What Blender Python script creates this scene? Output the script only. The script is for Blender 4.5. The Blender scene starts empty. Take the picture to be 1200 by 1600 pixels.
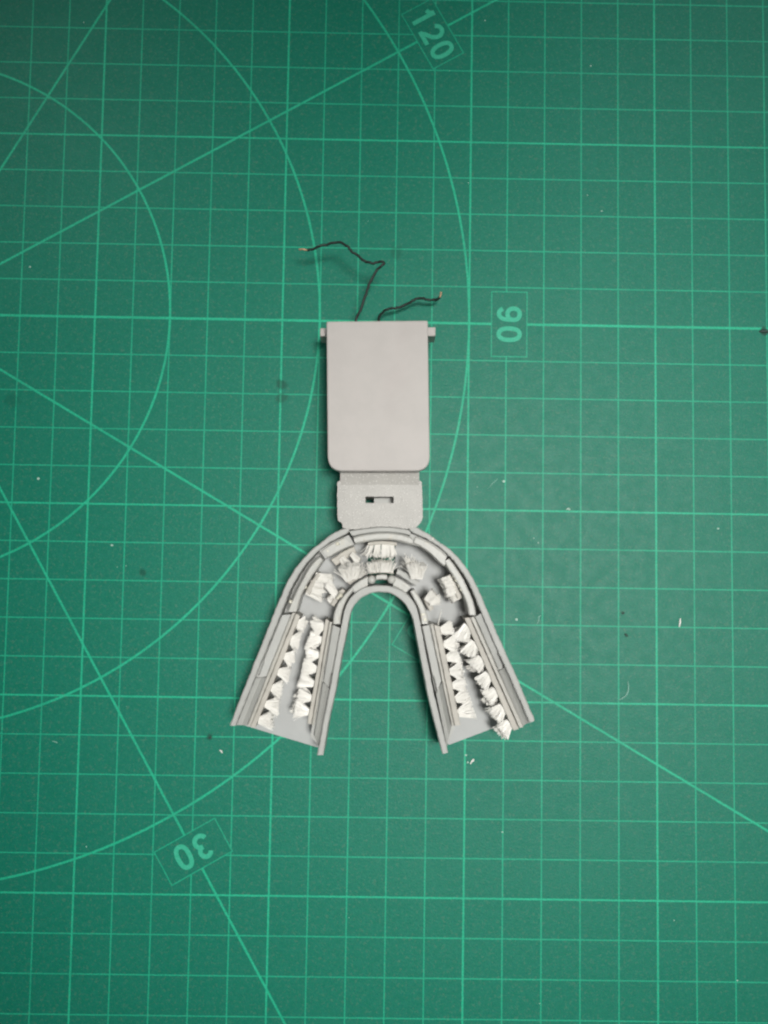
import bpy, bmesh, math, random
from mathutils import Vector, Matrix

random.seed(11)
scene = bpy.context.scene
COL = scene.collection
CM = 0.01

# ------------------------------------------------------------------ camera
F_PX = 1200.0
ROT = Vector((0.0563, -0.0067, 0.0161))
CAM = Vector((2.6737, -1.2358, 20.2388))          # centimetres above the mat
RM = Matrix.Rotation(ROT.length, 3, ROT.normalized())
cam_d = bpy.data.cameras.new('camera')
cam = bpy.data.objects.new('camera', cam_d)
COL.objects.link(cam)
cam.matrix_world = Matrix.Translation(CAM * CM) @ RM.to_4x4()
cam_d.sensor_fit = 'VERTICAL'
cam_d.sensor_height = 6.4
cam_d.lens = 6.4 * F_PX / 1600.0
cam_d.clip_start = 0.01
cam_d.clip_end = 50
cam_d.dof.use_dof = True
cam_d.dof.focus_distance = 0.195
cam_d.dof.aperture_fstop = 2.0
scene.camera = cam

# ------------------------------------------------------------------ world + lamps
world = bpy.data.worlds.new('World')
scene.world = world
world.use_nodes = True
bg = world.node_tree.nodes['Background']
bg.inputs[0].default_value = (0.93, 1.0, 1.0, 1)
bg.inputs[1].default_value = 0.145


def spot(name, loc, target, power, radius, cone, blend, color):
    d = bpy.data.lights.new(name, 'SPOT')
    d.energy = power
    d.color = color
    d.shadow_soft_size = radius
    d.spot_size = math.radians(cone)
    d.spot_blend = blend
    o = bpy.data.objects.new(name, d)
    COL.objects.link(o)
    o.location = loc
    o.rotation_euler = (Vector(target) - Vector(loc)).to_track_quat('-Z', 'Y').to_euler()
    return o


spot('desk_lamp', (0.215, -0.035, 0.80), (0.062, -0.040, 0), 92.0, 0.18, 20.5, 1.0, (1.0, 0.98, 0.94))
spot('added_spot_left', (-0.42, 0.64, 1.05), (-0.070, 0.085, 0), 9.0, 0.06, 9.0, 0.8, (1.0, 0.97, 0.95))  # added lamp: narrow glare pool, leaves a darker band to its right
spot('added_spot_right', (0.47, 0.66, 1.05), (0.143, 0.120, 0), 9.0, 0.03, 9.3, 0.35, (0.97, 1.0, 1.0))  # added lamp: cone edge imitates the edge of the shadow band above the handle

vs = scene.view_settings
vs.view_transform = 'Standard'
vs.look = 'None'
vs.exposure = 0.0
vs.gamma = 1.0
vs.use_curve_mapping = False


# ------------------------------------------------------------------ helpers
def P(px, py, z):
    """photo pixel -> point in cm on the horizontal plane at height z (cm)"""
    d = RM @ Vector(((px - 600) / F_PX, -(py - 800) / F_PX, -1))
    t = (z - CAM.z) / d.z
    return CAM + d * t


def srgb(r, g, b):
    def c(v):
        v /= 255.0
        return v / 12.92 if v <= 0.04045 else ((v + 0.055) / 1.055) ** 2.4
    return (c(r), c(g), c(b), 1)


def link(name, me, mat, parent=None):
    o = bpy.data.objects.new(name, me)
    COL.objects.link(o)
    if mat and not me.materials:
        me.materials.append(mat)
    if parent:
        o.parent = parent
    return o


def tag(o, label=None, cat=None, group=None, kind=None):
    if label: o['label'] = label
    if cat: o['category'] = cat
    if group: o['group'] = group
    if kind: o['kind'] = kind
    return o


def mesh(name, verts, faces, smooth=False):
    me = bpy.data.meshes.new(name)
    me.from_pydata([tuple(Vector(v) * CM) for v in verts], [], faces)
    bm = bmesh.new()
    bm.from_mesh(me)
    bmesh.ops.recalc_face_normals(bm, faces=bm.faces)
    bm.to_mesh(me)
    bm.free()
    if smooth:
        for p in me.polygons:
            p.use_smooth = True
    me.update()
    return me


def catmull(pts, per=8):
    out = []
    n = len(pts)
    if n == 2:
        return [tuple(Vector(pts[0]).lerp(Vector(pts[1]), i / per)) for i in range(per + 1)]
    for i in range(n - 1):
        p0 = Vector(pts[max(i - 1, 0)]); p1 = Vector(pts[i]); p2 = Vector(pts[i + 1]); p3 = Vector(pts[min(i + 2, n - 1)])
        for k in range(per):
            t = k / per
            out.append(0.5 * ((2 * p1) + (p2 - p0) * t + (2 * p0 - 5 * p1 + 4 * p2 - p3) * t * t + (3 * p1 - p0 - 3 * p2 + p3) * t ** 3))
    out.append(Vector(pts[-1]))
    return out


def resample(pts, n):
    pts = [Vector(p) for p in pts]
    L = [0]
    for a, b in zip(pts, pts[1:]):
        L.append(L[-1] + (b - a).length)
    out = []
    j = 0
    for i in range(n):
        s = L[-1] * i / (n - 1)
        while j < len(L) - 2 and L[j + 1] < s:
            j += 1
        seg = L[j + 1] - L[j]
        out.append(pts[j].lerp(pts[j + 1], (s - L[j]) / seg if seg else 0))
    return out


def strip(name, a_px, b_px, z0, z1, mat, parent, n=40, bev=0.025, rough=0.0, curve=True, za=None, zb=None):
    """solid wall: its top face lies between two traced edges at height z1, its sides drop to z0.
    za / zb: different top heights of the two edges (a sloped top)"""
    za = z1 if za is None else za
    zb = z1 if zb is None else zb
    ca = catmull(a_px) if curve else [Vector(p) for p in a_px]
    cb = catmull(b_px) if curve else [Vector(p) for p in b_px]
    A = [P(p[0], p[1], za) for p in resample(ca, n)]
    B = [P(p[0], p[1], zb) for p in resample(cb, n)]
    rng = random.Random(len(name) * 7 + n + int(a_px[0][0]))
    vs_, fs = [], []
    for i, (a, b) in enumerate(zip(A, B)):
        d = (b - a)
        w = d.length
        d = d / w
        e = min(bev, w * 0.3)
        ja = rng.uniform(-rough, rough)
        jb = rng.uniform(-rough, rough)
        dz = rng.uniform(-rough, rough) * 0.15
        a2 = a + d * ja
        b2 = b + d * jb
        flat = Vector((d.x, d.y, 0))
        row = [Vector((a2.x, a2.y, z0)), Vector((a2.x, a2.y, za - e)), a2 + flat * e + Vector((0, 0, dz)),
               b2 - flat * e + Vector((0, 0, dz)), Vector((b2.x, b2.y, zb - e)), Vector((b2.x, b2.y, z0))]
        vs_ += row
    for i in range(n - 1):
        o = i * 6
        for k in range(6):
            k2 = (k + 1) % 6
            fs.append((o + k, o + k2, o + 6 + k2, o + 6 + k))
    fs.append(tuple(range(6)))
    fs.append(tuple((n - 1) * 6 + k for k in range(6)))
    return link(name, mesh(name, vs_, fs), mat, parent)


def prism(name, loops, z0, z1, mat, parent, bev=0.0, segs=2):
    """solid slab from an outer outline and holes (points in cm)"""
    bm = bmesh.new()
    edges = []
    for lp in loops:
        v = [bm.verts.new((p[0] * CM, p[1] * CM, z1 * CM)) for p in lp]
        edges += [bm.edges.new((v[i], v[(i + 1) % len(v)])) for i in range(len(v))]
    bmesh.ops.triangle_fill(bm, use_beauty=True, use_dissolve=False, edges=edges, normal=(0, 0, 1))
    top = list(bm.faces)
    r = bmesh.ops.extrude_face_region(bm, geom=top)
    for e in r['geom']:
        if isinstance(e, bmesh.types.BMVert):
            e.co.z = z0 * CM
    bmesh.ops.recalc_face_normals(bm, faces=bm.faces)
    if bev:
        top_e = [e for e in bm.edges if len(e.link_faces) == 2 and all(abs(v.co.z - z1 * CM) < 1e-7 for v in e.verts)
                 and abs(e.link_faces[0].normal.z - e.link_faces[1].normal.z) > 0.5]
        bmesh.ops.bevel(bm, geom=top_e, offset=bev * CM, segments=segs, affect='EDGES', profile=0.5)
    me = bpy.data.meshes.new(name)
    bm.to_mesh(me)
    bm.free()
    return link(name, me, mat, parent)


def px_loop(pts, z):
    return [P(x, y, z) for x, y in pts]


def tube(name, pts, rad, mat, parent, sides=8, cap=True, taper=None):
    pts = [Vector(p) for p in pts]
    vs_, fs = [], []
    up = Vector((0, 0, 1))
    for i, p in enumerate(pts):
        t = (pts[min(i + 1, len(pts) - 1)] - pts[max(i - 1, 0)]).normalized()
        u = t.cross(up)
        if u.length < 1e-4:
            u = t.cross(Vector((1, 0, 0)))
        u.normalize()
        v = u.cross(t)
        r = rad if taper is None else rad * taper(i / (len(pts) - 1))
        for k in range(sides):
            a = 2 * math.pi * k / sides
            vs_.append(p + u * math.cos(a) * r + v * math.sin(a) * r)
    for i in range(len(pts) - 1):
        for k in range(sides):
            k2 = (k + 1) % sides
            fs.append((i * sides + k, i * sides + k2, (i + 1) * sides + k2, (i + 1) * sides + k))
    if cap:
        fs.append(tuple(range(sides)))
        fs.append(tuple((len(pts) - 1) * sides + k for k in range(sides)))
    return link(name, mesh(name, vs_, fs, True), mat, parent)


# ------------------------------------------------------------------ node helpers
class NT:
    def __init__(self, name):
        self.m = bpy.data.materials.new(name)
        self.m.use_nodes = True
        self.t = self.m.node_tree
        self.b = self.t.nodes['Principled BSDF']

    def n(self, typ, **kw):
        nd = self.t.nodes.new(typ)
        for k, v in kw.items():
            setattr(nd, k, v)
        return nd

    def put(self, sock, v):
        if isinstance(v, bpy.types.NodeSocket):
            self.t.links.new(v, sock)
        else:
            sock.default_value = v

    def math(self, op, a, b=None, c=None, clamp=False):
        nd = self.n('ShaderNodeMath', operation=op, use_clamp=clamp)
        self.put(nd.inputs[0], a)
        if b is not None: self.put(nd.inputs[1], b)
        if c is not None: self.put(nd.inputs[2], c)
        return nd.outputs[0]

    def noise(self, vec, scale, detail=2, rough=0.5, dist=0.0):
        nd = self.n('ShaderNodeTexNoise')
        self.put(nd.inputs['Vector'], vec)
        nd.inputs['Scale'].default_value = scale
        nd.inputs['Detail'].default_value = detail
        nd.inputs['Roughness'].default_value = rough
        nd.inputs['Distortion'].default_value = dist
        return nd.outputs['Fac']

    def ss(self, v, lo, hi, a=0.0, b=1.0):
        nd = self.n('ShaderNodeMapRange', interpolation_type='SMOOTHSTEP')
        self.put(nd.inputs[0], v)
        for i, x in ((1, lo), (2, hi), (3, a), (4, b)):
            self.put(nd.inputs[i], x)
        return nd.outputs[0]

    def mix(self, f, a, b, typ='MIX'):
        nd = self.n('ShaderNodeMix', data_type='RGBA', blend_type=typ)
        self.put(nd.inputs[0], f)
        self.put(nd.inputs[6], a)
        self.put(nd.inputs[7], b)
        return nd.outputs[2]

    def bump(self, h, strength, dist):
        nd = self.n('ShaderNodeBump')
        self.put(nd.inputs['Height'], h)
        nd.inputs['Strength'].default_value = strength
        nd.inputs['Distance'].default_value = dist
        self.put(self.b.inputs['Normal'], nd.outputs[0])

    def pos(self):
        return self.n('ShaderNodeNewGeometry').outputs['Position']


def plastic(name, col, rough=0.5, mottle=0.06, bump=0.25, bscale=2500, sparkle=0.0, grime=None, layers=False):
    T = NT(name)
    p = T.pos()
    c1 = (col[0] * (1 - mottle), col[1] * (1 - mottle), col[2] * (1 - mottle), 1)
    c2 = (min(1, col[0] * (1 + mottle)), min(1, col[1] * (1 + mottle)), min(1, col[2] * (1 + mottle)), 1)
    c = T.mix(T.ss(T.noise(p, 160, 4, 0.6), 0.3, 0.7), c1, c2)
    if grime:
        g = T.ss(T.noise(p, 420, 3, 0.6), 0.56, 0.72, 0, 0.55)
        c = T.mix(g, c, grime)
    h = T.noise(p, bscale, 2, 0.6)
    rg = rough
    if sparkle:
        v = T.n('ShaderNodeTexVoronoi')
        T.put(v.inputs['Vector'], p)
        v.inputs['Scale'].default_value = 3000
        sep = T.n('ShaderNodeSeparateColor')
        T.put(sep.inputs[0], v.outputs['Color'])
        pick = T.math('GREATER_THAN', sep.outputs[0], 0.80)
        near = T.ss(v.outputs['Distance'], 0.28, 0.48, 1, 0)
        s = T.math('MULTIPLY', pick, near)
        c = T.mix(T.math('MULTIPLY', s, sparkle), c, (0.72, 0.71, 0.68, 1))
        dk = T.math('MULTIPLY', T.math('LESS_THAN', sep.outputs[0], 0.16), near)
        c = T.mix(T.math('MULTIPLY', dk, sparkle * 0.35), c, (0.25, 0.25, 0.24, 1))
        h = T.math('ADD', h, T.math('MULTIPLY', s, 0.8))
    if layers:
        w = T.n('ShaderNodeTexWave', wave_type='BANDS', bands_direction='Z')
        T.put(w.inputs['Vector'], p)
        w.inputs['Scale'].default_value = 1200
        w.inputs['Distortion'].default_value = 0.3
        h = T.math('ADD', h, T.math('MULTIPLY', w.outputs['Fac'], 0.35))
    T.put(T.b.inputs['Base Color'], c)
    T.b.inputs['Roughness'].default_value = rough
    T.b.inputs['Specular IOR Level'].default_value = 0.4
    T.bump(h, bump, 0.0001)
    return T.m


# ------------------------------------------------------------------ mat material (grid, protractor circles, spokes, boxes)
CX, CY = -10.0, 5.0          # protractor centre in grid centimetres
BOX_IN, BOX_OUT, BOX_H = 15.60, 16.55, 0.88


def mat_material():
    T = NT('green_mat')
    p = T.pos()
    sep = T.n('ShaderNodeSeparateXYZ')
    # tiny waviness of the print
    wob = T.n('ShaderNodeTexNoise')
    T.put(wob.inputs['Vector'], p)
    wob.inputs['Scale'].default_value = 900
    sc = T.n('ShaderNodeVectorMath', operation='MULTIPLY_ADD')
    T.put(sc.inputs[0], wob.outputs['Color'])
    sc.inputs[1].default_value = (0.00012, 0.00012, 0)
    T.put(sc.inputs[2], p)
    off = T.n('ShaderNodeVectorMath', operation='ADD')
    T.put(off.inputs[0], sc.outputs[0])
    off.inputs[1].default_value = (-0.00006, -0.00006, 0)
    T.put(sep.inputs[0], off.outputs[0])
    X = T.math('MULTIPLY', sep.outputs[0], 100.0)
    Y = T.math('MULTIPLY', sep.outputs[1], 100.0)
    SOFT = 0.007

    def line(d, w):
        return T.ss(d, w / 2 - SOFT, w / 2 + SOFT, 1, 0)

    def mx(*a):
        r = a[0]
        for b in a[1:]:
            r = T.math('MAXIMUM', r, b)
        return r

    thin = mx(line(T.math('PINGPONG', X, 0.5), 0.031), line(T.math('PINGPONG', Y, 0.5), 0.029))
    thick = mx(line(T.math('PINGPONG', X, 2.5), 0.046), line(T.math('PINGPONG', Y, 2.5), 0.044))
    dx = T.math('SUBTRACT', X, CX)
    dy = T.math('SUBTRACT', Y, CY)
    axis = line(T.math('ABSOLUTE', dy), 0.064)
    r = T.math('SQRT', T.math('ADD', T.math('MULTIPLY', dx, dx), T.math('MULTIPLY', dy, dy)))
    circ = mx(*[line(T.math('ABSOLUTE', T.math('SUBTRACT', r, R)), 0.057) for R in (7, 11, 15)])
    spokes, boxes, inside = [], [], []
    for deg in (60, 30, 0, -30, -60):
        a = math.radians(deg)
        u = T.math('ADD', T.math('MULTIPLY', dx, math.cos(a)), T.math('MULTIPLY', dy, math.sin(a)))
        v = T.math('ABSOLUTE', T.math('SUBTRACT', T.math('MULTIPLY', dy, math.cos(a)), T.math('MULTIPLY', dx, math.sin(a))))
        if deg:
            spokes.append(T.math('MULTIPLY', line(v, 0.057), T.math('GREATER_THAN', u, 0.0)))
        bu = T.math('SUBTRACT', T.math('ABSOLUTE', T.math('SUBTRACT', u, (BOX_IN + BOX_OUT) / 2)), (BOX_OUT - BOX_IN) / 2)
        bv = T.math('SUBTRACT', v, BOX_H)
        d = T.math('MAXIMUM', bu, bv)
        boxes.append(line(T.math('ABSOLUTE', d), 0.024))
        inside.append(T.math('LESS_THAN', d, 0.0))
    allin = mx(*inside)
    lines = mx(T.math('MULTIPLY', thin, 0.76), T.math('MULTIPLY', thick, 0.92), T.math('MULTIPLY', axis, 0.92),
               T.math('MULTIPLY', circ, 0.88), *[T.math('MULTIPLY', s, 0.88) for s in spokes])
    lines = T.math('MULTIPLY', lines, T.math('SUBTRACT', 1.0, allin))
    lines = mx(lines, *[T.math('MULTIPLY', b, 0.75) for b in boxes])
    # print wear: flecks at two sizes
    wear = T.ss(T.noise(p, 2600, 3, 0.7), 0.30, 0.62, 0.45, 1.0)
    wear2 = T.ss(T.noise(p, 55, 3, 0.6), 0.25, 0.60, 0.72, 1.0)
    lines = T.math('MULTIPLY', lines, T.math('MULTIPLY', wear, wear2))
    # vinyl
    base = T.mix(T.ss(T.noise(p, 700, 4, 0.65), 0.34, 0.66), srgb(2, 112, 87), srgb(17, 117, 94))
    base = T.mix(T.ss(T.noise(p, 2300, 2, 0.6), 0.42, 0.64, 0, 0.60), base, srgb(2, 99, 90))
    base = T.mix(T.ss(T.noise(p, 1500, 2, 0.5, 1.0), 0.54, 0.70, 0, 0.36), base, srgb(90, 122, 104))
    base = T.mix(T.ss(T.noise(p, 28, 4, 0.6), 0.45, 0.75, 0, 0.30), base, srgb(26, 118, 96))
    # a few dark stains with a shape of their own
    nz = T.math('MULTIPLY', T.math('SUBTRACT', T.noise(p, 500, 3), 0.5), 0.35)
    st = []
    for px, py, rad, k in ((440, 602, 0.20, 0.62), (441, 622, 0.20, 0.50), (223, 895, 0.12, 0.6), (328, 1152, 0.11, 0.75), (620, 395, .22, .3),
                           (973, 958, 0.06, 0.85), (978, 992, 0.055, 0.85), (1194, 518, 0.14, 0.95), (20, 625, 0.25, 0.25)):
        q = P(px, py, 0)
        ddx = T.math('SUBTRACT', X, q.x)
        ddy = T.math('SUBTRACT', Y, q.y)
        dd = T.math('SQRT', T.math('ADD', T.math('MULTIPLY', ddx, ddx), T.math('MULTIPLY', ddy, ddy)))
        dd = T.math('ADD', dd, T.math('MULTIPLY', nz, min(1, rad * 4)))
        st.append(T.ss(dd, rad * 0.45, rad, k, 0))
    stain = mx(*st)
    ink = T.mix(T.ss(T.noise(p, 1800, 2), 0.35, 0.65), srgb(26, 184, 138), srgb(50, 188, 150))
    c = T.mix(lines, base, ink)
    c = T.mix(stain, c, srgb(8, 62, 50))
    T.put(T.b.inputs['Base Color'], c)
    rg = T.ss(T.noise(p, 300, 3), 0.3, 0.7, 0.42, 0.48)
    T.put(T.b.inputs['Roughness'], rg)
    T.b.inputs['Specular IOR Level'].default_value = 0.19
    T.bump(T.noise(p, 1900, 3, 0.65), 0.55, 0.00012)
    return T.m


M_MAT = mat_material()


def ink_material():
    T = NT('print_ink')
    p = T.pos()
    c = T.mix(T.ss(T.noise(p, 1500, 3, 0.7), 0.35, 0.65), srgb(42, 164, 130), srgb(62, 172, 142))
    T.put(T.b.inputs['Base Color'], c)
    T.b.inputs['Roughness'].default_value = 0.48
    T.b.inputs['Specular IOR Level'].default_value = 0.22
    return T.m


M_INK = ink_material()
M_WALL = plastic('grey_resin', (0.385, 0.39, 0.37), 0.5, 0.05, 0.5, 1800)
M_FLOOR = plastic('grey_resin_floor', (0.40, 0.41, 0.405), 0.6, 0.04, 0.2, 1800)
M_BAR = plastic('pale_grey_resin', (0.425, 0.425, 0.395), 0.40, 0.06, 0.7, 1500, grime=(0.46, 0.435, 0.37, 1))
M_RAIL = plastic('cream_resin', (0.385, 0.375, 0.335), 0.42, 0.10, 0.6, 1500)
M_PAD = plastic('bristle_pad', (0.43, 0.41, 0.365), 0.5, 0.10, 0.6, 1200)
M_LID = plastic('smooth_grey_lid', (0.43, 0.405, 0.385), 0.5, 0.03, 0.12, 3000)
_g = M_LID.node_tree
_n = _g.nodes.new('ShaderNodeTexNoise'); _n.inputs['Scale'].default_value = 75; _n.inputs['Detail'].default_value = 5
_p = _g.nodes.new('ShaderNodeNewGeometry'); _g.links.new(_p.outputs['Position'], _n.inputs['Vector'])
_r = _g.nodes.new('ShaderNodeMapRange'); _r.interpolation_type = 'SMOOTHSTEP'
for _i, _v in ((1, 0.50), (2, 0.72), (3, 0.0), (4, 0.30)): _r.inputs[_i].default_value = _v
_g.links.new(_n.outputs['Fac'], _r.inputs[0])
_m = _g.nodes.new('ShaderNodeMix'); _m.data_type = 'RGBA'
_b = _g.nodes['Principled BSDF'].inputs['Base Color']
_g.links.new(_b.links[0].from_socket, _m.inputs[6]); _g.links.new(_r.outputs[0], _m.inputs[0])
_m.inputs[7].default_value = (0.38, 0.33, 0.32, 1)
_g.links.new(_m.outputs[2], _b)
M_CASE = plastic('grey_case', (0.42, 0.39, 0.37), 0.5, 0.03, 0.2, 3000)
M_NECK = plastic('sparkling_grey_resin', (0.385, 0.375, 0.35), 0.42, 0.06, 0.7, 2200, sparkle=0.8)
M_BRISTLE = plastic('white_nylon', (0.80, 0.785, 0.74), 0.35, 0.03, 0.0, 1000)
M_WIRE = plastic('black_wire', (0.012, 0.018, 0.015), 0.5, 0.3, 0.2, 1500)
M_COPPER = plastic('bare_copper', (0.72, 0.42, 0.26), 0.35, 0.1, 0.2, 2500)
M_COPPER.node_tree.nodes['Principled BSDF'].inputs['Metallic'].default_value = 0.6
M_GLUE = plastic('hot_glue', (0.62, 0.60, 0.50), 0.18, 0.05, 0.5, 700)
M_TABLE = plastic('table_wood', (0.30, 0.22, 0.15), 0.5, 0.15, 0.1, 400)
M_FAINT = plastic('clear_fibre', (0.20, 0.42, 0.34), 0.4, 0.1, 0.0, 2000)
M_CRUMB = plastic('dark_crumb', (0.03, 0.06, 0.05), 0.7, 0.1, 0.2, 2000)
M_DUST = plastic('white_dust', (0.42, 0.58, 0.50), 0.6, 0.05, 0.0, 2000)

# ------------------------------------------------------------------ setting
table = link('table_top', mesh('table_top', [(-90, -70, -0.32), (90, -70, -0.32), (90, 70, -0.32), (-90, 70, -0.32),
                                             (-90, -70, -3.3), (90, -70, -3.3), (90, 70, -3.3), (-90, 70, -3.3)],
                               [(0, 1, 2, 3), (7, 6, 5, 4), (0, 4, 5, 1), (1, 5, 6, 2), (2, 6, 7, 3), (3, 7, 4, 0)]), M_TABLE)
tag(table, kind='structure')


def rounded_rect(x0, y0, x1, y1, rads, seg=6):
    """rads: bottom-left, bottom-right, top-right, top-left"""
    out = []
    for (cx, cy, a0), r in zip(((x0, y0, 180), (x1, y0, 270), (x1, y1, 0), (x0, y1, 90)), rads):
        sx = 1 if cx == x0 else -1
        sy = 1 if cy == y0 else -1
        if r <= 0:
            out.append(Vector((cx, cy, 0)))
            continue
        for k in range(seg + 1):
            a = math.radians(a0 + 90 * k / seg)
            out.append(Vector((cx + sx * r + r * math.cos(a), cy + sy * r + r * math.sin(a), 0)))
    return out


cutting_mat = prism('cutting_mat', [rounded_rect(-27, -24, 33, 21, (0.8,) * 4)], -0.3, 0.0, M_MAT, None, bev=0.04)
tag(cutting_mat, 'green cutting mat printed with a centimetre grid and protractor arcs', 'cutting mat')


# printed numbers ------------------------------------------------------
def ribbon(bm, pts, w, z, closed=False):
    n = len(pts)
    L, Rr = [], []
    for i in range(n):
        if closed:
            a, b = pts[(i - 1) % n], pts[(i + 1) % n]
        else:
            a, b = pts[max(i - 1, 0)], pts[min(i + 1, n - 1)]
        t = (Vector(b) - Vector(a)).normalized()
        nn = Vector((-t.y, t.x))
        L.append(bm.verts.new((*(Vector(pts[i]) + nn * w / 2), z)))
        Rr.append(bm.verts.new((*(Vector(pts[i]) - nn * w / 2), z)))
    for i in range(n if closed else n - 1):
        j = (i + 1) % n
        bm.faces.new((L[i], Rr[i], Rr[j], L[j]))


def arc(cx, cy, rx, ry, a0, a1, n=20, e=1.0):
    out = []
    for i in range(n + 1):
        a = math.radians(a0 + (a1 - a0) * i / n)
        c, s = math.cos(a), math.sin(a)
        out.append((cx + rx * math.copysign(abs(c) ** e, c), cy + ry * math.copysign(abs(s) ** e, s)))
    return out


SW = 0.118


def glyph(ch):
    """centre lines of a bold digit, 0.43 wide and 0.68 tall, centred on the origin"""
    if ch == '0':
        return [(arc(0, 0, 0.155, 0.28, 0, 360, 32, 0.85)[:-1], True)]
    if ch == '9':
        tail = arc(-0.005, 0.05, 0.160, 0.23, 0, -20, 3) + arc(-0.01, -0.07, 0.155, 0.21, -10, -150, 14)
        return [(arc(0, 0.115, 0.155, 0.165, 0, 360, 26, 0.95)[:-1], True), (tail, False)]
    if ch == '1':
        return [([(0.03, -0.34), (0.03, 0.34)], False), ([(-0.13, 0.17), (-0.05, 0.20), (0.0, 0.25), (0.025, 0.335)], False)]
    if ch == '2':
        return [(arc(-0.005, 0.11, 0.155, 0.17, 165, -20, 16) + [(0.09, -0.05), (0.0, -0.13), (-0.09, -0.20), (-0.145, -0.275)], False),
                ([(-0.21, -0.282), (0.21, -0.282)], False)]
    if ch == '3':
        return [(arc(-0.01, 0.14, 0.135, 0.14, 160, -90, 16), False), (arc(-0.01, -0.13, 0.155, 0.15, 90, -165, 18), False)]
    if ch == '6':
        g = glyph('9')
        return [([(-x, -y) for x, y in p], c) for p, c in g]
    if ch == '5':
        return [([(0.17, 0.28), (-0.10, 0.28), (-0.14, 0.0)], False), (arc(0, -0.11, 0.155, 0.17, 130, -160, 18), False)]
    return []


for deg, text in ((60, '150'), (30, '120'), (0, '90'), (-30, '60'), (-60, '30')):
    a = math.radians(deg)
    out = Vector((math.cos(a), math.sin(a)))
    right = Vector((math.sin(a), -math.cos(a)))
    c0 = Vector((CX, CY)) + out * ((BOX_IN + BOX_OUT) / 2)
    adv = 0.545 if len(text) == 2 else 0.53
    for i, ch in enumerate(text):
        bm = bmesh.new()
        for k, (pts, closed) in enumerate(glyph(ch)):
            ribbon(bm, pts, SW, 0.004 + 0.0015 * k, closed)
        x = (i - (len(text) - 1) / 2) * adv
        for v in bm.verts:
            q = c0 + right * (x + v.co.x) + out * v.co.y
            v.co = Vector((q.x, q.y, v.co.z)) * CM
        me = bpy.data.meshes.new('printed_digit')
        bm.normal_update()
        for f in bm.faces:
            if f.normal.z < 0: f.normal_flip()
        bm.to_mesh(me)
        bm.free()
        link('printed_digit', me, M_INK, cutting_mat)

# ------------------------------------------------------------------ the toothbrush
brush = bpy.data.objects.new('mouthpiece_toothbrush', None)
COL.objects.link(brush)
brush.empty_display_size = 0.01
tag(brush, 'grey U-shaped mouthpiece toothbrush with white bristles and a flat wired handle', 'toothbrush')

ZW = 1.20      # rim of the walls
ZL = 1.06      # ledge behind the rails
ZF = 0.22      # tray floor

# --- handle
ZH = 1.55
hl = []
tl, tr, br, bl = P(510, 502, ZH), P(668.5, 500.5, ZH), P(672, 736, ZH), P(512, 736, ZH)


def quad_round(c, rads, seg=7):
    """c: 4 corners in order, rounded by fillets"""
    out = []
    for i in range(4):
        p, a, b = Vector(c[i]), Vector(c[i - 1]), Vector(c[(i + 1) % 4])
        r = rads[i]
        if r <= 0.001:
            out.append(p)
            continue
        u = (a - p).normalized()
        v = (b - p).normalized()
        for k in range(seg + 1):
            t = k / seg
            out.append((p + u * r) * (1 - t) ** 2 + p * 2 * t * (1 - t) + (p + v * r) * t * t)
    return out


def inset(c, d):
    m = sum((Vector(p) for p in c), Vector()) / 4
    out = []
    for p in c:
        p = Vector(p)
        s = p - m
        out.append(Vector((p.x - math.copysign(d, s.x), p.y - math.copysign(d, s.y), p.z)))
    return out


corners = [tl, tr, br, bl]
case = prism('handle_case', [quad_round(inset(corners, 0.10), (0.05, 0.05, 0.25, 0.25))], 0.0, ZH - 0.30, M_CASE, brush)
prism('handle_lid', [quad_round(corners, (0.04, 0.04, 0.38, 0.38), 9)], ZH - 0.28, ZH, M_LID, case, bev=0.035, segs=3)
for xs in ((500, 514), (666, 680.5)):
    y0, y1 = (512.5, 525.5) if xs[0] < 600 else (511.0, 525.0)
    prism('hinge_tab', [px_loop([(xs[0], y0), (xs[1], y0), (xs[1], y1), (xs[0], y1)], 1.15)], 0.56, 1.15, M_CASE, case, bev=0.02)

# --- neck with its slot
ZN = 1.26
neck_px = [(532, 751), (529.5, 751), (527, 753.5), (527, 785), (527.5, 810), (528.5, 814), (533, 816.5), (535, 818.5), (535.5, 824), (541, 826.5), (548, 827.5),
           (565, 826), (582, 823.5), (598, 822.5), (615, 823.5), (632, 826), (641, 826), (650, 824), (654.5, 820), (659, 812.5), (660.5, 808),
           (660, 780), (659, 753.5), (656.5, 751), (654.5, 751), (654.5, 757.5), (532, 757.5)]
rn = random.Random(5)
npts = []
for i in range(len(neck_px)):
    a, b = neck_px[i], neck_px[(i + 1) % len(neck_px)]
    k = max(1, int(math.hypot(b[0] - a[0], b[1] - a[1]) / 3))
    for j in range(k):
        t = j / k
        npts.append((a[0] + (b[0] - a[0]) * t + rn.uniform(-.35, .35), a[1] + (b[1] - a[1]) * t + rn.uniform(-.35, .35)))
slot_px = [(571, 776), (615, 776), (615, 786), (571, 786)]
neck = prism('neck_plate', [px_loop(npts, ZN), px_loop(slot_px, ZN)], 0.25, ZN, M_NECK, brush)
# sloped shoulder that dips under the lid
sh = [P(531.5, 733, 1.17), P(655, 733, 1.17), P(655, 759, ZN - 0.004), P(531.5, 759, ZN - 0.004)]
sv = [Vector(p) for p in sh] + [Vector((p.x, p.y, 0.3)) for p in sh]
link('neck_shoulder', mesh('neck_shoulder', sv, [(0, 1, 2, 3), (4, 5, 6, 7), (0, 1, 5, 4), (1, 2, 6, 5), (2, 3, 7, 6), (3, 0, 4, 7)]), M_NECK, neck)
# slider seen at the bottom of the slot
prism('slot_slider', [px_loop([(584.5, 775), (616, 775), (616, 787), (584.5, 787)], 0.82)], 0.3, 0.82, M_WALL, neck)

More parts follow.
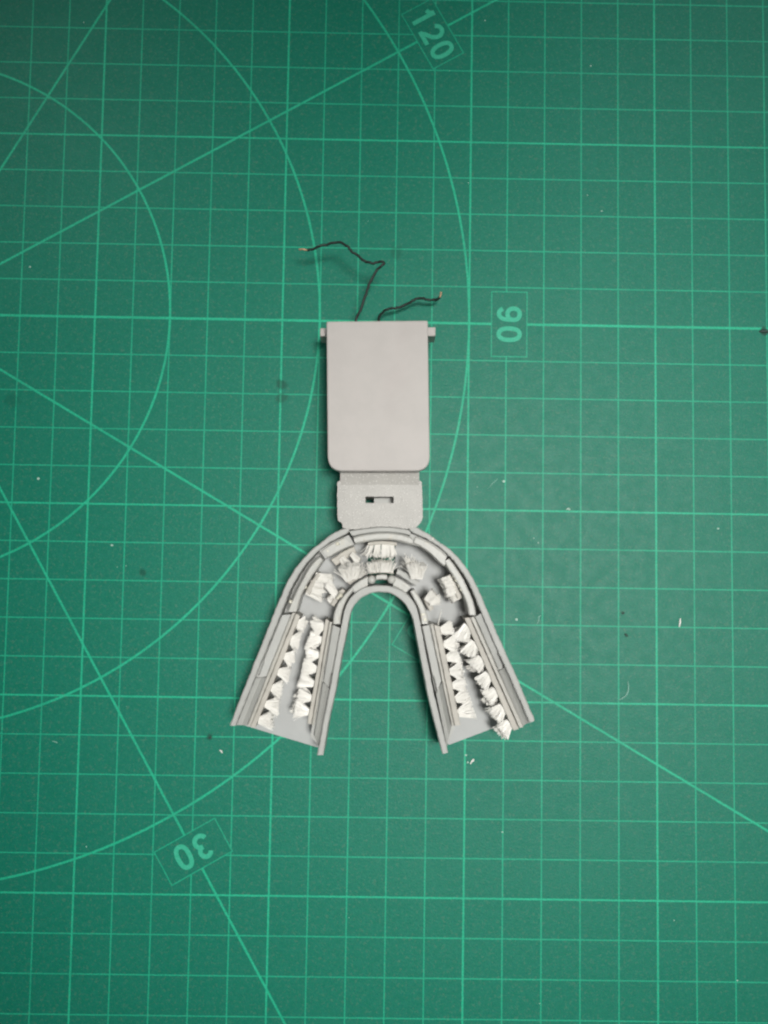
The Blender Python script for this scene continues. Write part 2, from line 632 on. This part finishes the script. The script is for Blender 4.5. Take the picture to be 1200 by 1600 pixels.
# --- tray floor
out_floor = [(374, 1131), (445, 960), (463, 914), (485, 882), (510, 857), (545, 838), (597, 829), (645, 836), (682, 857), (712, 888), (735, 925), (748, 956), (815, 1121)]
in_floor = [(701, 1164), (658, 985), (651, 955), (636, 930), (617, 919), (597, 916), (577, 918), (557, 930), (541, 955), (533, 985), (497, 1168)]
of = [P(p[0], p[1], ZF) for p in resample(catmull(out_floor), 60)]
inf = [P(p[0], p[1], ZF) for p in resample(catmull(in_floor), 60)]
hole = px_loop([(574, 850), (618, 850), (617, 912), (575, 912)], ZF)
floor = prism('tray_floor', [of + inf, hole], 0.0, ZF, M_FLOOR, brush)

# --- outer wall, three runs: left, right; the middle one is hidden under the neck
LO_out = [(358.5, 1134), (389, 1056), (420, 978), (430, 952), (440, 929), (448, 910), (460, 890), (470, 877), (480, 866), (490, 856.5), (500, 849), (508, 842), (520, 833.5), (534, 827), (543, 824)]
LO_in = [(368, 1134), (398, 1060), (428, 986), (438, 961), (450, 931), (457, 915), (465, 901), (472, 890), (480, 879), (490, 868), (500, 858.5), (509, 852), (520, 845), (535, 838), (547, 830)]
RO_out = [(836, 1126), (809, 1061.5), (787, 1013), (770, 973), (755, 938), (743, 911), (736, 899), (728, 886), (718, 874), (708, 863), (698, 854), (688, 848), (673, 836.5), (660, 829), (650, 823), (642, 821.5)]
RO_in = [(827.5, 1129.5), (800, 1066), (777, 1016), (761, 979), (747, 945), (737, 921), (730, 907), (722, 894), (713, 881), (702, 869), (690, 857.5), (679, 850), (666, 842), (655, 837), (645, 832.5), (639, 827)]
strip('outer_wall', LO_out, LO_in, 0.0, ZW, M_WALL, brush, n=90, rough=0.008)
strip('outer_wall', RO_out, RO_in, 0.0, ZW, M_WALL, brush, n=90, rough=0.008)
strip('outer_wall', [(545, 829.5), (565, 826.5), (597, 823), (622, 824.5), (642, 828)], [(551, 838), (570, 834), (597, 831.5), (622, 833), (641, 837)],
      0.0, 1.08, M_WALL, brush, n=30)

# --- inner wall, one arch
IN_hole = [(505, 1180), (514, 1127), (525, 1077), (534, 1026), (541, 993), (545, 971), (548, 958), (553, 947), (561, 937.5), (570, 931), (582, 926.5), (596, 925),
           (610, 927), (622, 934), (633, 944), (640, 955.5), (645.5, 969), (651, 998), (660, 1044), (669, 1089), (680, 1134), (691.5, 1178)]
IN_chan = [(495.5, 1180), (505, 1127), (515, 1077), (524, 1026), (530, 993), (534, 973), (537, 957), (542, 943), (551, 930), (563, 920.5), (579, 915.5), (596, 914.5),
           (612, 916.5), (628, 923), (642, 934.5), (650.5, 948), (655.5, 966), (661, 995), (670, 1042), (679, 1087), (690, 1132), (700.5, 1176)]
strip('inner_wall', IN_hole, IN_chan, 0.0, ZW, M_WALL, brush, n=120, rough=0.006)


def lerp2(a, b, t):
    return (a[0] + (b[0] - a[0]) * t, a[1] + (b[1] - a[1]) * t)


def ledge(name, wall_top, wall_bot, rail_top, rail_bot, t_break, mat=M_WALL):
    """ledge between the rim and the rail in two lengths, with the dark L-shaped joint between them"""
    sgn = 1 if rail_top[0] > wall_top[0] else -1
    g = 2.6 * sgn
    a = [wall_top, lerp2(wall_top, wall_bot, t_break * 0.80), lerp2(wall_top, wall_bot, t_break * 0.80), lerp2(wall_top, wall_bot, t_break)]
    a[2] = (a[2][0] + g, a[2][1]); a[3] = (a[3][0] + g, a[3][1])
    a[2] = lerp2(a[2], a[3], 0.02)
    nn = 24
    ta = [i / (nn - 1) for i in range(nn)]
    A = []
    for t in ta:
        q = lerp2(wall_top, wall_bot, t_break * t)
        A.append((q[0] + (g if t > 0.78 else 0.35 * sgn), q[1]))
    B = [lerp2(rail_top, rail_bot, t_break * t) for t in ta]
    strip(name, A, B, 0.3, ZL + 0.06, mat, brush, n=nn, curve=False, rough=0.004, za=ZL + 0.05, zb=ZL + 0.03)
    t2 = t_break + 0.016
    A2 = [lerp2(wall_top, wall_bot, t2 + (1 - t2) * i / 15) for i in range(16)]
    A2 = [(q[0] + 0.35 * sgn, q[1]) for q in A2]
    B2 = [lerp2(rail_top, rail_bot, t2 + (1 - t2) * i / 15) for i in range(16)]
    m2 = [lerp2(p, q, 0.5) for p, q in zip(A2, B2)]
    strip(name, A2, m2, 0.3, ZL, mat, brush, n=16, curve=False, rough=0.002, za=ZL + 0.03, zb=ZL - 0.05, bev=0.006)
    strip(name, m2, B2, 0.3, ZL, mat, brush, n=16, curve=False, rough=0.002, za=ZL - 0.05, zb=ZL + 0.05, bev=0.006)
    # solid core under the ledge and rail: the joints are shallow
    w = 6 * sgn
    strip('wall_core', [wall_top, wall_bot], [(rail_top[0] + w, rail_top[1]), (rail_bot[0] + w, rail_bot[1])], 0.02, ZL - 0.09, mat, brush, n=16, curve=False, bev=0.0)


ledge('ledge', (440, 961), (369, 1133), (455.5, 960), (386, 1133), 0.555)
ledge('ledge', (533, 982), (498, 1165), (519.5, 976), (491, 1150), 0.50)
ledge('ledge', (659, 979), (698, 1166), (671.5, 976), (705, 1136), 0.545)
ledge('ledge', (752.5, 958), (827, 1129), (742, 964), (817, 1134), 0.48)

# --- straight brush rails with bristle rows
BR = random.Random(3)


def tuft_mesh(root, d, length, wr, wt, hr, ht, n, curl, rng, rad=0.0085, frizz=0.05):
    """a tuft of nylon filaments, root and direction in cm, fanning from wr/hr (half sizes) to wt/ht:
    a packed core whose surface is ribbed filament by filament, with loose filaments round it"""
    d = Vector(d).normalized()
    lat = Vector((0, 0, 1)).cross(d).normalized()
    up = d.cross(lat)
    vs_, fs = [], []
    slant = rng.uniform(-0.12, 0.12)
    if n >= 40:
        K = 17
        tips = [length * (1 + slant * (-1 + 2 * k / (K - 1))) * rng.uniform(0.88, 1.0) for k in range(K)]
        drift = [rng.gauss(0, 0.014) for k in range(K)]
        S = 4
        for s_ in range(S + 1):
            f = s_ / S
            for side in (1, -1):
                for k in range(K):
                    a = -1 + 2 * k / (K - 1)
                    w = wr + (wt - wr) * f
                    h = hr + (ht - hr) * f
                    rib = (0.017 if k % 2 else -0.017) * (0.5 + f) + rng.uniform(-0.004, 0.004)
                    edge = 1.0 - 0.25 * abs(a) ** 3
                    vs_.append(root + d * (tips[k] * f) + lat * (a * w * 0.97 + (curl + drift[k]) * f * f) + up * side * (h * edge + rib) * (0.8 if s_ == S else 0.95))
        W = 2 * K
        for s_ in range(S):
            o = s_ * W
            for k in range(K - 1):
                fs.append((o + k, o + k + 1, o + W + k + 1, o + W + k))
                fs.append((o + K + k, o + W + K + k, o + W + K + k + 1, o + K + k + 1))
            fs.append((o, o + W, o + W + K, o + K))
            fs.append((o + K - 1, o + 2 * K - 1, o + W + 2 * K - 1, o + W + K - 1))
        o = S * W
        for k in range(K - 1):
            fs.append((o + k, o + k + 1, o + K + k + 1, o + K + k))
        n = int(n * 0.5)
    for i in range(n):
        a = rng.uniform(-1, 1)
        b = rng.choice((1.1, 1.1, 1.15, rng.uniform(-1, 1)))
        Lh = length * (1 + slant * a) * rng.uniform(0.84, 1.06)
        wild = rng.random() < 0.16
        bend = rng.gauss(0, frizz * (2.6 if wild else 0.7))
        bz = rng.gauss(0, frizz * 0.6)
        p0 = root + lat * (a * wr) + up * (b * hr)
        p3 = root + d * Lh + lat * (a * wt + bend + curl) + up * (b * ht + bz)
        p1 = p0.lerp(p3, 0.4) - lat * (bend + curl) * 0.25
        p2 = p0.lerp(p3, 0.75) - lat * (bend + curl) * 0.15
        base = len(vs_)
        ph = rng.uniform(0, 6.28)
        for q in (p0, p1, p2, p3):
            for k in range(4):
                an = ph + k * 1.5708
                vs_.append(q + lat * math.cos(an) * rad + up * math.sin(an) * rad)
        for s in range(3):
            for k in range(4):
                k2 = (k + 1) % 4
                fs.append((base + s * 4 + k, base + s * 4 + k2, base + s * 4 + 4 + k2, base + s * 4 + 4 + k))
        fs.append((base + 12, base + 13, base + 14, base + 15))
    me = mesh('bristle_tuft', vs_, fs)
    me.materials.append(M_BRISTLE)
    return me


def tuft_px(parent, r, t, zr, zt, wr, wt, n=70, hr=0.10, ht=0.14, curl=0.0, frizz=0.03):
    a = P(r[0], r[1], zr)
    b = P(t[0], t[1], zt)
    d = b - a
    link('bristle_tuft', tuft_mesh(a, d, d.length, wr, wt, hr, ht, n, curl, BR, frizz=frizz), None, parent)


def rail(rt0, rt1, rb0, rb1, pt0, pt1, pb0, pb1, tips, count, skew, tl0, tl1, root_w=0.07):
    """thin rail (rt..rb), the pad strip beside it (pt..pb), and a row of tufts reaching from the pad"""
    pt0, pb0 = lerp2(pt0, rt1, 0.7), lerp2(pb0, rb1, 0.7)
    r = strip('brush_rail', [rt0, rb0], [rt1, rb1], 0.3, 1.12, M_RAIL, brush, n=30, rough=0.004, bev=0.015)
    strip('bristle_pad', [pt0, pb0], [pt1, pb1], 0.28, 1.05, M_PAD, r, n=30, rough=0.006, bev=0.015)
    inner0, inner1 = (pt1, pb1)
    for i in range(count):
        t = (i + 0.45) / count
        t = tl0 + (tl1 - tl0) * t
        root = lerp2(inner0, inner1, t)
        tip = lerp2(tips[0], tips[1], t)
        j = BR.uniform(-4, 4)
        for lv, (zr, zt, nn, w0, w1) in enumerate(((0.90, 0.90, 230, root_w, 0.205), (0.66, 0.66, 120, 0.09, 0.19))):
            jj = j if lv == 0 else -j
            tuft_px(r, root, (tip[0] + BR.uniform(-2.5, 2.5), tip[1] + skew + jj), zr, zt, w0, w1 + BR.uniform(-.03, .03), nn,
                    hr=0.08, ht=0.085, curl=BR.uniform(-.04, .04), frizz=0.028)


# left arm, outer and inner rows
rail((456, 958), (462, 957), (386.5, 1134), (391.5, 1135), (464, 962), (469, 963), (393, 1135), (399, 1137),
     ((480, 966), (423, 1140)), 7, 0, 0.0, 1.0)
rail((519, 972), (515, 971), (490.5, 1133), (487, 1132), (513.5, 968), (508.5, 967), (485.5, 1131), (480, 1130),
     ((491, 970), (456, 1118)), 7, 0, 0.0, 0.97)
# right arm, inner and outer rows
rail((672, 976), (677, 975), (706, 1135), (709.5, 1134), (680, 979), (687, 979), (713, 1134), (720, 1133),
     ((704, 974), (743, 1120)), 7, 3, -0.03, 0.95)
rail((741, 964), (735, 964.5), (818, 1136), (811.5, 1137.5), (732.5, 965), (726, 966), (809, 1141), (802, 1142),
     ((713, 980), (786, 1152)), 7, 6, 0.0, 1.0, 0.115)

# --- curved brush holders round the arch
b = strip('brush_holder', [(449, 956), (456, 939), (462, 926), (468, 914), (476, 899), (484, 886), (493, 875), (499, 870)],
          [(463, 956), (467, 942), (471, 930), (477, 918), (485, 904), (494, 891), (501, 881), (505, 874)], 0.3, 1.14, M_BAR, brush, n=50, rough=0.004, bev=0.03)
pad = strip('bristle_pad', [(477, 924), (486, 908), (497, 894)], [(484, 930), (492, 913), (502, 899)], 0.3, 0.95, M_PAD, b, n=14, rough=0.008)
tuft_px(b, (494, 900), (521, 907), 0.80, 0.86, 0.09, 0.13, 110, frizz=0.015)
tuft_px(b, (486, 914), (508, 917), 0.80, 0.84, 0.12, 0.15, 110, frizz=0.015)
tuft_px(b, (480, 923), (504, 932), 0.78, 0.80, 0.10, 0.14, 90, frizz=0.02)
b = strip('brush_holder', [(744, 961), (741, 944), (734, 926), (725, 906.5), (716, 891.5), (708, 880), (702, 872.5)],
          [(733, 961), (729, 942), (722, 926), (713, 908), (706, 897), (699, 886), (694.5, 877.5)], 0.3, 1.14, M_BAR, brush, n=50, rough=0.004, bev=0.03)
strip('bristle_pad', [(722, 934), (714, 914), (704, 897)], [(714, 936), (707, 918), (697, 901)], 0.3, 0.95, M_PAD, b, n=14, rough=0.008)
tuft_px(b, (706, 905), (689, 912), 0.80, 0.92, 0.10, 0.14, 110, frizz=0.015)
tuft_px(b, (713, 918), (694, 924), 0.80, 0.88, 0.12, 0.16, 110, frizz=0.02)
tuft_px(b, (718, 930), (701, 936), 0.72, 0.80, 0.08, 0.13, 70, frizz=0.04)

for a_, b_, zc in (
        ([(441, 958), (452, 930), (466, 902), (481, 880), (499, 861)], [(462, 957), (470, 931), (483, 907), (497, 887), (506, 872)], 0.45),
        ([(499, 860.5), (520, 847), (545, 836)], [(508, 873), (530, 860.5), (554, 851)], 1.04),
        ([(751, 957), (737, 924), (724, 898), (706, 874), (700, 868)], [(733, 962), (723, 928), (711, 906), (697, 882), (694, 879)], 0.45),
        ([(700, 867), (690, 859), (668, 845), (641, 833)], [(693, 880), (681, 871), (661, 856), (636, 849)], 1.04),
        ([(533, 978), (537, 957), (543, 941), (553, 927)], [(520, 976), (522, 960), (528, 945), (545, 922)], 0.5),
        ([(554, 926.5), (566, 918.5), (574, 916)], [(547, 920), (560, 909), (574, 901)], 1.05),
        ([(657, 977), (652, 953), (644, 938), (635, 927.5)], [(669, 975), (665, 952), (658, 937), (646, 920)], 0.5),
        ([(634, 927), (620, 919), (614, 917)], [(643, 917), (629, 908), (616, 901)], 1.05)):
    strip('wall_core', a_, b_, 0.02, zc, M_WALL, brush, n=24, bev=0)

# blocks filling the rim between the holders and the front bar
b = strip('brush_holder', [(502, 861), (510, 854.5), (522, 847), (537, 840)], [(513, 871.5), (522, 866), (535, 859), (552, 852)], 0.3, 1.12, M_BAR, brush, n=24, rough=0.003, bev=0.03)
strip('bristle_pad', [(517, 874), (535, 862), (553, 854)], [(525, 884), (541, 873), (557, 864)], 0.3, 0.62, M_PAD, b, n=14, rough=0.012)
tuft_px(b, (550, 866), (563, 878), 0.68, 0.74, 0.06, 0.09, 60, frizz=0.02)
tuft_px(b, (535, 872), (543, 884), 0.55, 0.60, 0.08, 0.11, 60, frizz=0.05)
b = strip('brush_holder', [(650, 838), (664, 844), (678, 852.5), (692, 863), (697, 868)], [(646, 849), (660, 856), (674, 866), (688, 880), (695, 885)], 0.3, 1.12, M_BAR, brush, n=24, rough=0.003, bev=0.03)

# front bar of the arch
b = strip('front_bar', [(552, 839), (572, 834.5), (597, 832), (622, 833.5), (640, 838), (645, 842)], [(555, 850), (574, 846), (597, 843.5), (620, 845), (638, 850), (645, 851)],
          0.35, 1.22, M_BAR, brush, n=40, rough=0.003, bev=0.04)
strip('bristle_pad', [(575, 847), (597, 845), (620, 847)], [(575, 853), (597, 850.5), (620, 853)], 0.4, 1.0, M_PAD, b, n=12, rough=0.006)
for rx, tx, n, fz, cu in ((580, 574, 26, 0.05, -0.05), (590, 588, 70, 0.03, 0.0), (601, 602, 100, 0.015, 0), (611, 613, 100, 0.015, 0)):
    tuft_px(b, (rx, 852), (tx, 872), 0.85, 0.92, 0.07, 0.10, n, curl=cu, frizz=fz)
    tuft_px(b, (rx, 853), (tx, 870), 0.6, 0.62, 0.07, 0.10, n // 2, curl=cu, frizz=fz)

# --- inner side of the arch
b = strip('brush_holder', [(520, 975), (521.5, 960), (527, 944.5), (537, 930.5), (548, 919)], [(531.5, 975), (533.5, 961), (537.5, 947), (544.5, 933), (554, 921)], 0.3, 1.14, M_BAR, brush, n=34, rough=0.004, bev=0.03)
strip('bristle_pad', [(516, 944), (525, 929), (534, 919)], [(523, 948), (531, 935), (540, 924)], 0.3, 0.9, M_PAD, b, n=12, rough=0.008)
tuft_px(b, (526, 931), (511, 908), 0.78, 0.90, 0.08, 0.11, 100, frizz=0.012)
tuft_px(b, (521, 941), (514, 930), 0.70, 0.74, 0.08, 0.11, 50, frizz=0.03)
b = strip('brush_holder', [(658.5, 975), (656.5, 960), (652.5, 947), (646, 935), (640.5, 924)], [(669.5, 975), (668, 961), (664, 950), (657, 936), (648, 921.5)], 0.3, 1.14, M_BAR, brush, n=34, rough=0.004, bev=0.03)
strip('bristle_pad', [(660, 936), (667, 948), (671, 956)], [(667, 931), (674, 943), (678, 951)], 0.3, 0.85, M_PAD, b, n=12, rough=0.008)
tuft_px(b, (668, 938), (679, 925), 0.90, 0.98, 0.09, 0.13, 110, frizz=0.015)
tuft_px(b, (671, 941), (688, 936), 0.88, 0.92, 0.08, 0.12, 90, frizz=0.02)
tuft_px(b, (684, 976), (690, 952), 0.7, 0.95, 0.01, 0.02, 3, frizz=0.01)
b = strip('brush_holder', [(557, 926), (566, 920), (574.5, 916)], [(549, 917), (561, 908), (574.5, 900)], 0.3, 1.12, M_BAR, brush, n=14, rough=0.003)
strip('bristle_pad', [(547, 914), (560, 905), (573, 897)], [(537, 905), (552, 898), (568, 890)], 0.3, 0.72, M_PAD, b, n=12, rough=0.008)
tuft_px(b, (545, 905), (539, 885), 0.84, 1.0, 0.08, 0.16, 100, frizz=0.06)
tuft_px(b, (552, 902), (552, 881), 0.88, 1.04, 0.09, 0.17, 120, frizz=0.06)
tuft_px(b, (560, 899), (564, 882), 0.84, 1.0, 0.06, 0.16, 39, frizz=0.08)
b = strip('brush_holder', [(614, 916), (623, 920), (633, 926.5)], [(616, 900), (628, 906), (641, 915)], 0.3, 1.12, M_BAR, brush, n=14, rough=0.003)
strip('bristle_pad', [(619, 897), (634, 906), (649, 916)], [(622, 888), (640, 898), (656, 909)], 0.3, 0.80, M_WALL, b, n=12, rough=0.008)
tuft_px(b, (648, 901), (643, 877), 0.84, 1.0, 0.10, 0.17, 150, frizz=0.04)
tuft_px(b, (654, 902), (656, 880), 0.82, 0.98, 0.10, 0.17, 140, frizz=0.04)
tuft_px(b, (642, 893), (631, 866), 0.66, 0.90, 0.03, 0.10, 16, frizz=0.05)
tuft_px(b, (644, 893), (640, 866), 0.66, 0.88, 0.02, 0.10, 10, frizz=0.06)

# centre block at the inner side: cross bar, two round pegs
b = strip('brush_holder', [(588, 906.5), (597, 905.5), (605, 906.5)], [(588, 898.5), (597, 897.5), (605, 898.5)], 0.45, 1.02, M_BAR, brush, n=12, rough=0.004)
strip('bristle_pad', [(577, 897), (597, 895.5), (615, 897)], [(577, 891), (597, 889.5), (615, 891)], 0.4, 0.95, M_PAD, b, n=12, rough=0.006)
for rx, tx, n, fz in ((580, 577, 22, 0.05), (588, 586, 45, 0.05), (597, 598, 95, 0.02), (605, 606, 80, 0.03), (612, 618, 16, 0.04)):
    tuft_px(b, (rx, 892), (tx, 876), 0.85, 0.93, 0.06, 0.10, n, frizz=fz)


def peg(px, py, r, z0, z1):
    c = P(px, py, z1)
    bm = bmesh.new()
    prof = [(r, z0), (r, z1 - 0.10), (r * 0.86, z1 - 0.03), (r * 0.55, z1), (0.0, z1 + 0.005)]
    rings = []
    for rr, z in prof:
        if rr == 0:
            rings.append([bm.verts.new((c.x * CM, c.y * CM, z * CM))])
        else:
            rings.append([bm.verts.new(((c.x + rr * math.cos(k * math.pi / 9)) * CM, (c.y + rr * math.sin(k * math.pi / 9)) * CM, z * CM)) for k in range(18)])
    for A, B in zip(rings, rings[1:]):
        for k in range(18):
            k2 = (k + 1) % 18
            if len(B) == 1:
                bm.faces.new((A[k], A[k2], B[0]))
            else:
                bm.faces.new((A[k], A[k2], B[k2], B[k]))
    bm.faces.new(rings[0][::-1])
    bmesh.ops.recalc_face_normals(bm, faces=bm.faces)
    me = bpy.data.meshes.new('peg')
    bm.to_mesh(me)
    bm.free()
    for p in me.polygons: p.use_smooth = True
    link('peg', me, M_BAR, brush)


peg(580.5, 906, 0.108, 0.2, 1.20)
peg(612, 906, 0.108, 0.2, 1.20)


# beads of clear glue on the holders
def blob(px, py, z, r, rng):
    c = P(px, py, z)
    bm = bmesh.new()
    bmesh.ops.create_icosphere(bm, subdivisions=2, radius=r * CM)
    for v in bm.verts:
        v.co *= rng.uniform(0.75, 1.2)
        v.co.z *= 0.6
        v.co += c * CM
    me = bpy.data.meshes.new('glue_bead')
    bm.to_mesh(me)
    bm.free()
    for p in me.polygons: p.use_smooth = True
    return link('glue_bead', me, M_GLUE, brush)


gr = random.Random(8)
for px, py, z, r in ((713, 906, 1.10, .05), (718, 914, 1.10, .055), (721, 921, 1.10, .05), (709, 900, 1.09, .04), (454, 940, 1.12, .05), (512, 861, 1.10, .045),
                     (527, 850, 1.12, .05), (661, 960, 1.12, .05), (664, 968, 1.12, .055), (528, 934, 1.10, .045), (532, 930, 1.08, .06), (477, 917, 1.08, .05), (676, 842, 1.18, .04)):
    blob(px, py, z, r, gr)

# --- wires
w1 = [(557, 506, 0.95), (557, 497, 0.95), (565, 480, 1.0), (572, 459, 1.05), (577, 444, 1.1), (586, 426, 1.15), (596, 416, 1.2), (600, 410.5, 1.2), (594, 408.5, 1.2), (580, 411, 1.18),
      (570, 408.5, 1.15), (557, 398, 1.15), (548, 390, 1.15), (541, 383.5, 1.15), (528, 378.5, 1.1), (514, 381, 1.05), (502, 384, 1.0), (490, 388, 0.95), (481, 390, 0.92)]
w2 = [(592, 506, 0.75), (592, 497, 0.7), (598, 488, 0.6), (606, 483.5, 0.5), (615, 482, 0.45), (624, 480, 0.42), (633, 476, 0.45), (647, 469, 0.5), (654, 466.5, 0.5), (661, 466.5, 0.45),
      (670, 468.5, 0.4), (677, 468.5, 0.4), (684, 467.5, 0.45), (687, 464, 0.5)]


def wire(pts, tip, tmat):
    w = tube('wire', [q + Vector((gr.gauss(0, .009), gr.gauss(0, .009), gr.gauss(0, .009))) for q in catmull([P(*p) for p in pts], 4)], 0.033, M_WIRE, brush)
    tube('bare_wire_end', catmull([P(*p) for p in tip], 4), 0.024, tmat, w)


wire(w1, [(482, 390, 0.92), (478, 390.5, 0.90), (473, 389.5, 0.9), (467, 390, 0.88)], M_COPPER)
wire(w2, [(687, 464.5, 0.5), (688.5, 461, 0.52), (689, 456, 0.55)], M_COPPER)

# ------------------------------------------------------------------ clippings and crumbs lying on the mat
CR = random.Random(21)


def sliver(px_pts, width, label, name='bristle_clipping', cat='clipping', group=None, mat=M_DUST, z=0.012):
    pts = [P(x, y, z) for x, y in px_pts]
    c = catmull(pts, 5) if len(pts) > 1 else pts
    o = tube(name, c, width / 2, mat, None, sides=6, taper=lambda t: 0.35 + 0.65 * math.sin(math.pi * min(max(t, 0.06), 0.94)))
    for v in o.data.vertices:
        v.co.z = max(v.co.z * 0.6, 0.00001)
    ctr = c[len(c) // 2] * CM
    ctr.z = 0
    for v in o.data.vertices:
        v.co -= ctr
    o.location = ctr
    tag(o, label, cat, group)
    return o


sliver([(1063, 966), (1062.5, 973), (1061.5, 980)], 0.05, 'straight white bristle clipping beside a thick grid line, right of two dark crumbs', mat=M_BRISTLE)
sliver([(845, 961), (842, 964), (841.5, 969), (839, 975)], 0.035, 'faint curled clipping lying along the grid line past the arch of the toothbrush', mat=M_FAINT)
sliver([(981, 1064), (982, 1076), (978, 1087), (967, 1094)], 0.04, 'long pale hooked clipping above a thick grid line', mat=M_FAINT)
sliver([(735, 1194), (737, 1190), (740, 1187), (739.5, 1190)], 0.055, 'small white curl beside a thick grid line below the right arm', mat=M_BRISTLE)
sliver([(885, 796), (888, 795), (891, 796.5)], 0.06, 'white flake lying on a thick horizontal grid line')
sliver([(343, 1172), (346, 1174), (347, 1177)], 0.045, 'white curled clipping near the end of the left arm', mat=M_BRISTLE)
sliver([(81, 1158), (86, 1159), (90, 1161)], 0.03, 'faint short clipping lying inside a grid square far left of the arms', mat=M_FAINT)
sliver([(778, 748), (775, 751), (769, 756), (762, 764)], 0.016, 'hair-thin scratch-like fibre beside a small white speck', mat=M_FAINT)

# dust specks nobody could count: one object
bm = bmesh.new()
specks = [(787, 752, .03), (746, 761, .012), (841, 848, .022), (834, 841, .016), (175, 852, .03), (197, 884, .014), (183, 886, .012), (131, 35, .018), (923, 103, .022), (918, 305, .02), (940, 330, .022),
          (1122, 826, .028), (807, 968, .026), (60, 748, .03), (47, 417, .022), (135, 1323, .02), (728, 1180, .028), (731, 1191, .02), (1152, 1532, .022), (1053, 1438, .018), (785, 1300, .02), (843, 1568, .02), (758, 32, .016), (545, 1434, 0.012), (732, 286, 0.014)]
for _ in range(6):
    specks.append((CR.uniform(0, 1200), CR.uniform(0, 1600), CR.uniform(.005, .010)))
for px, py, r in specks:
    q = P(px, py, 0) * CM
    ret = bmesh.ops.create_icosphere(bm, subdivisions=1, radius=r * CM)
    sx, sy = CR.uniform(0.7, 1.4), CR.uniform(0.7, 1.4)
    for v in ret['verts']:
        v.co = Vector((v.co.x * sx + q.x, v.co.y * sy + q.y, max(v.co.z * 0.5, 0) + 0.00001))
me = bpy.data.meshes.new('dust_specks')
bm.to_mesh(me)
bm.free()
tag(link('dust_specks', me, M_DUST), 'tiny pale dust specks scattered over the green mat', 'dust', kind='stuff')


def crumb(px_pts, w, label):
    sliver(px_pts, w, label, 'dark_crumb', 'crumb', mat=M_CRUMB)


crumb([(971, 957), (974, 958.5), (976, 957.5)], 0.05, 'dark crumb beside a thin grid line, upper one of a pair')
crumb([(976, 990), (979, 993), (981, 995)], 0.04, 'dark crumb inside a grid square, lower one of a pair')
crumb([(1187, 518), (1195, 517.5), (1204, 518)], 0.09, 'long dark crumb at the thick line that runs through the boxed 90')
crumb([(326, 1152), (328, 1152.5), (330, 1151.5)], 0.06, 'dark round crumb off the end of the left arm')

# ------------------------------------------------------------------ render
scene.render.engine = 'CYCLES'
scene.cycles.filter_width = 2.3
scene.render.resolution_x = 768
scene.render.resolution_y = 1024
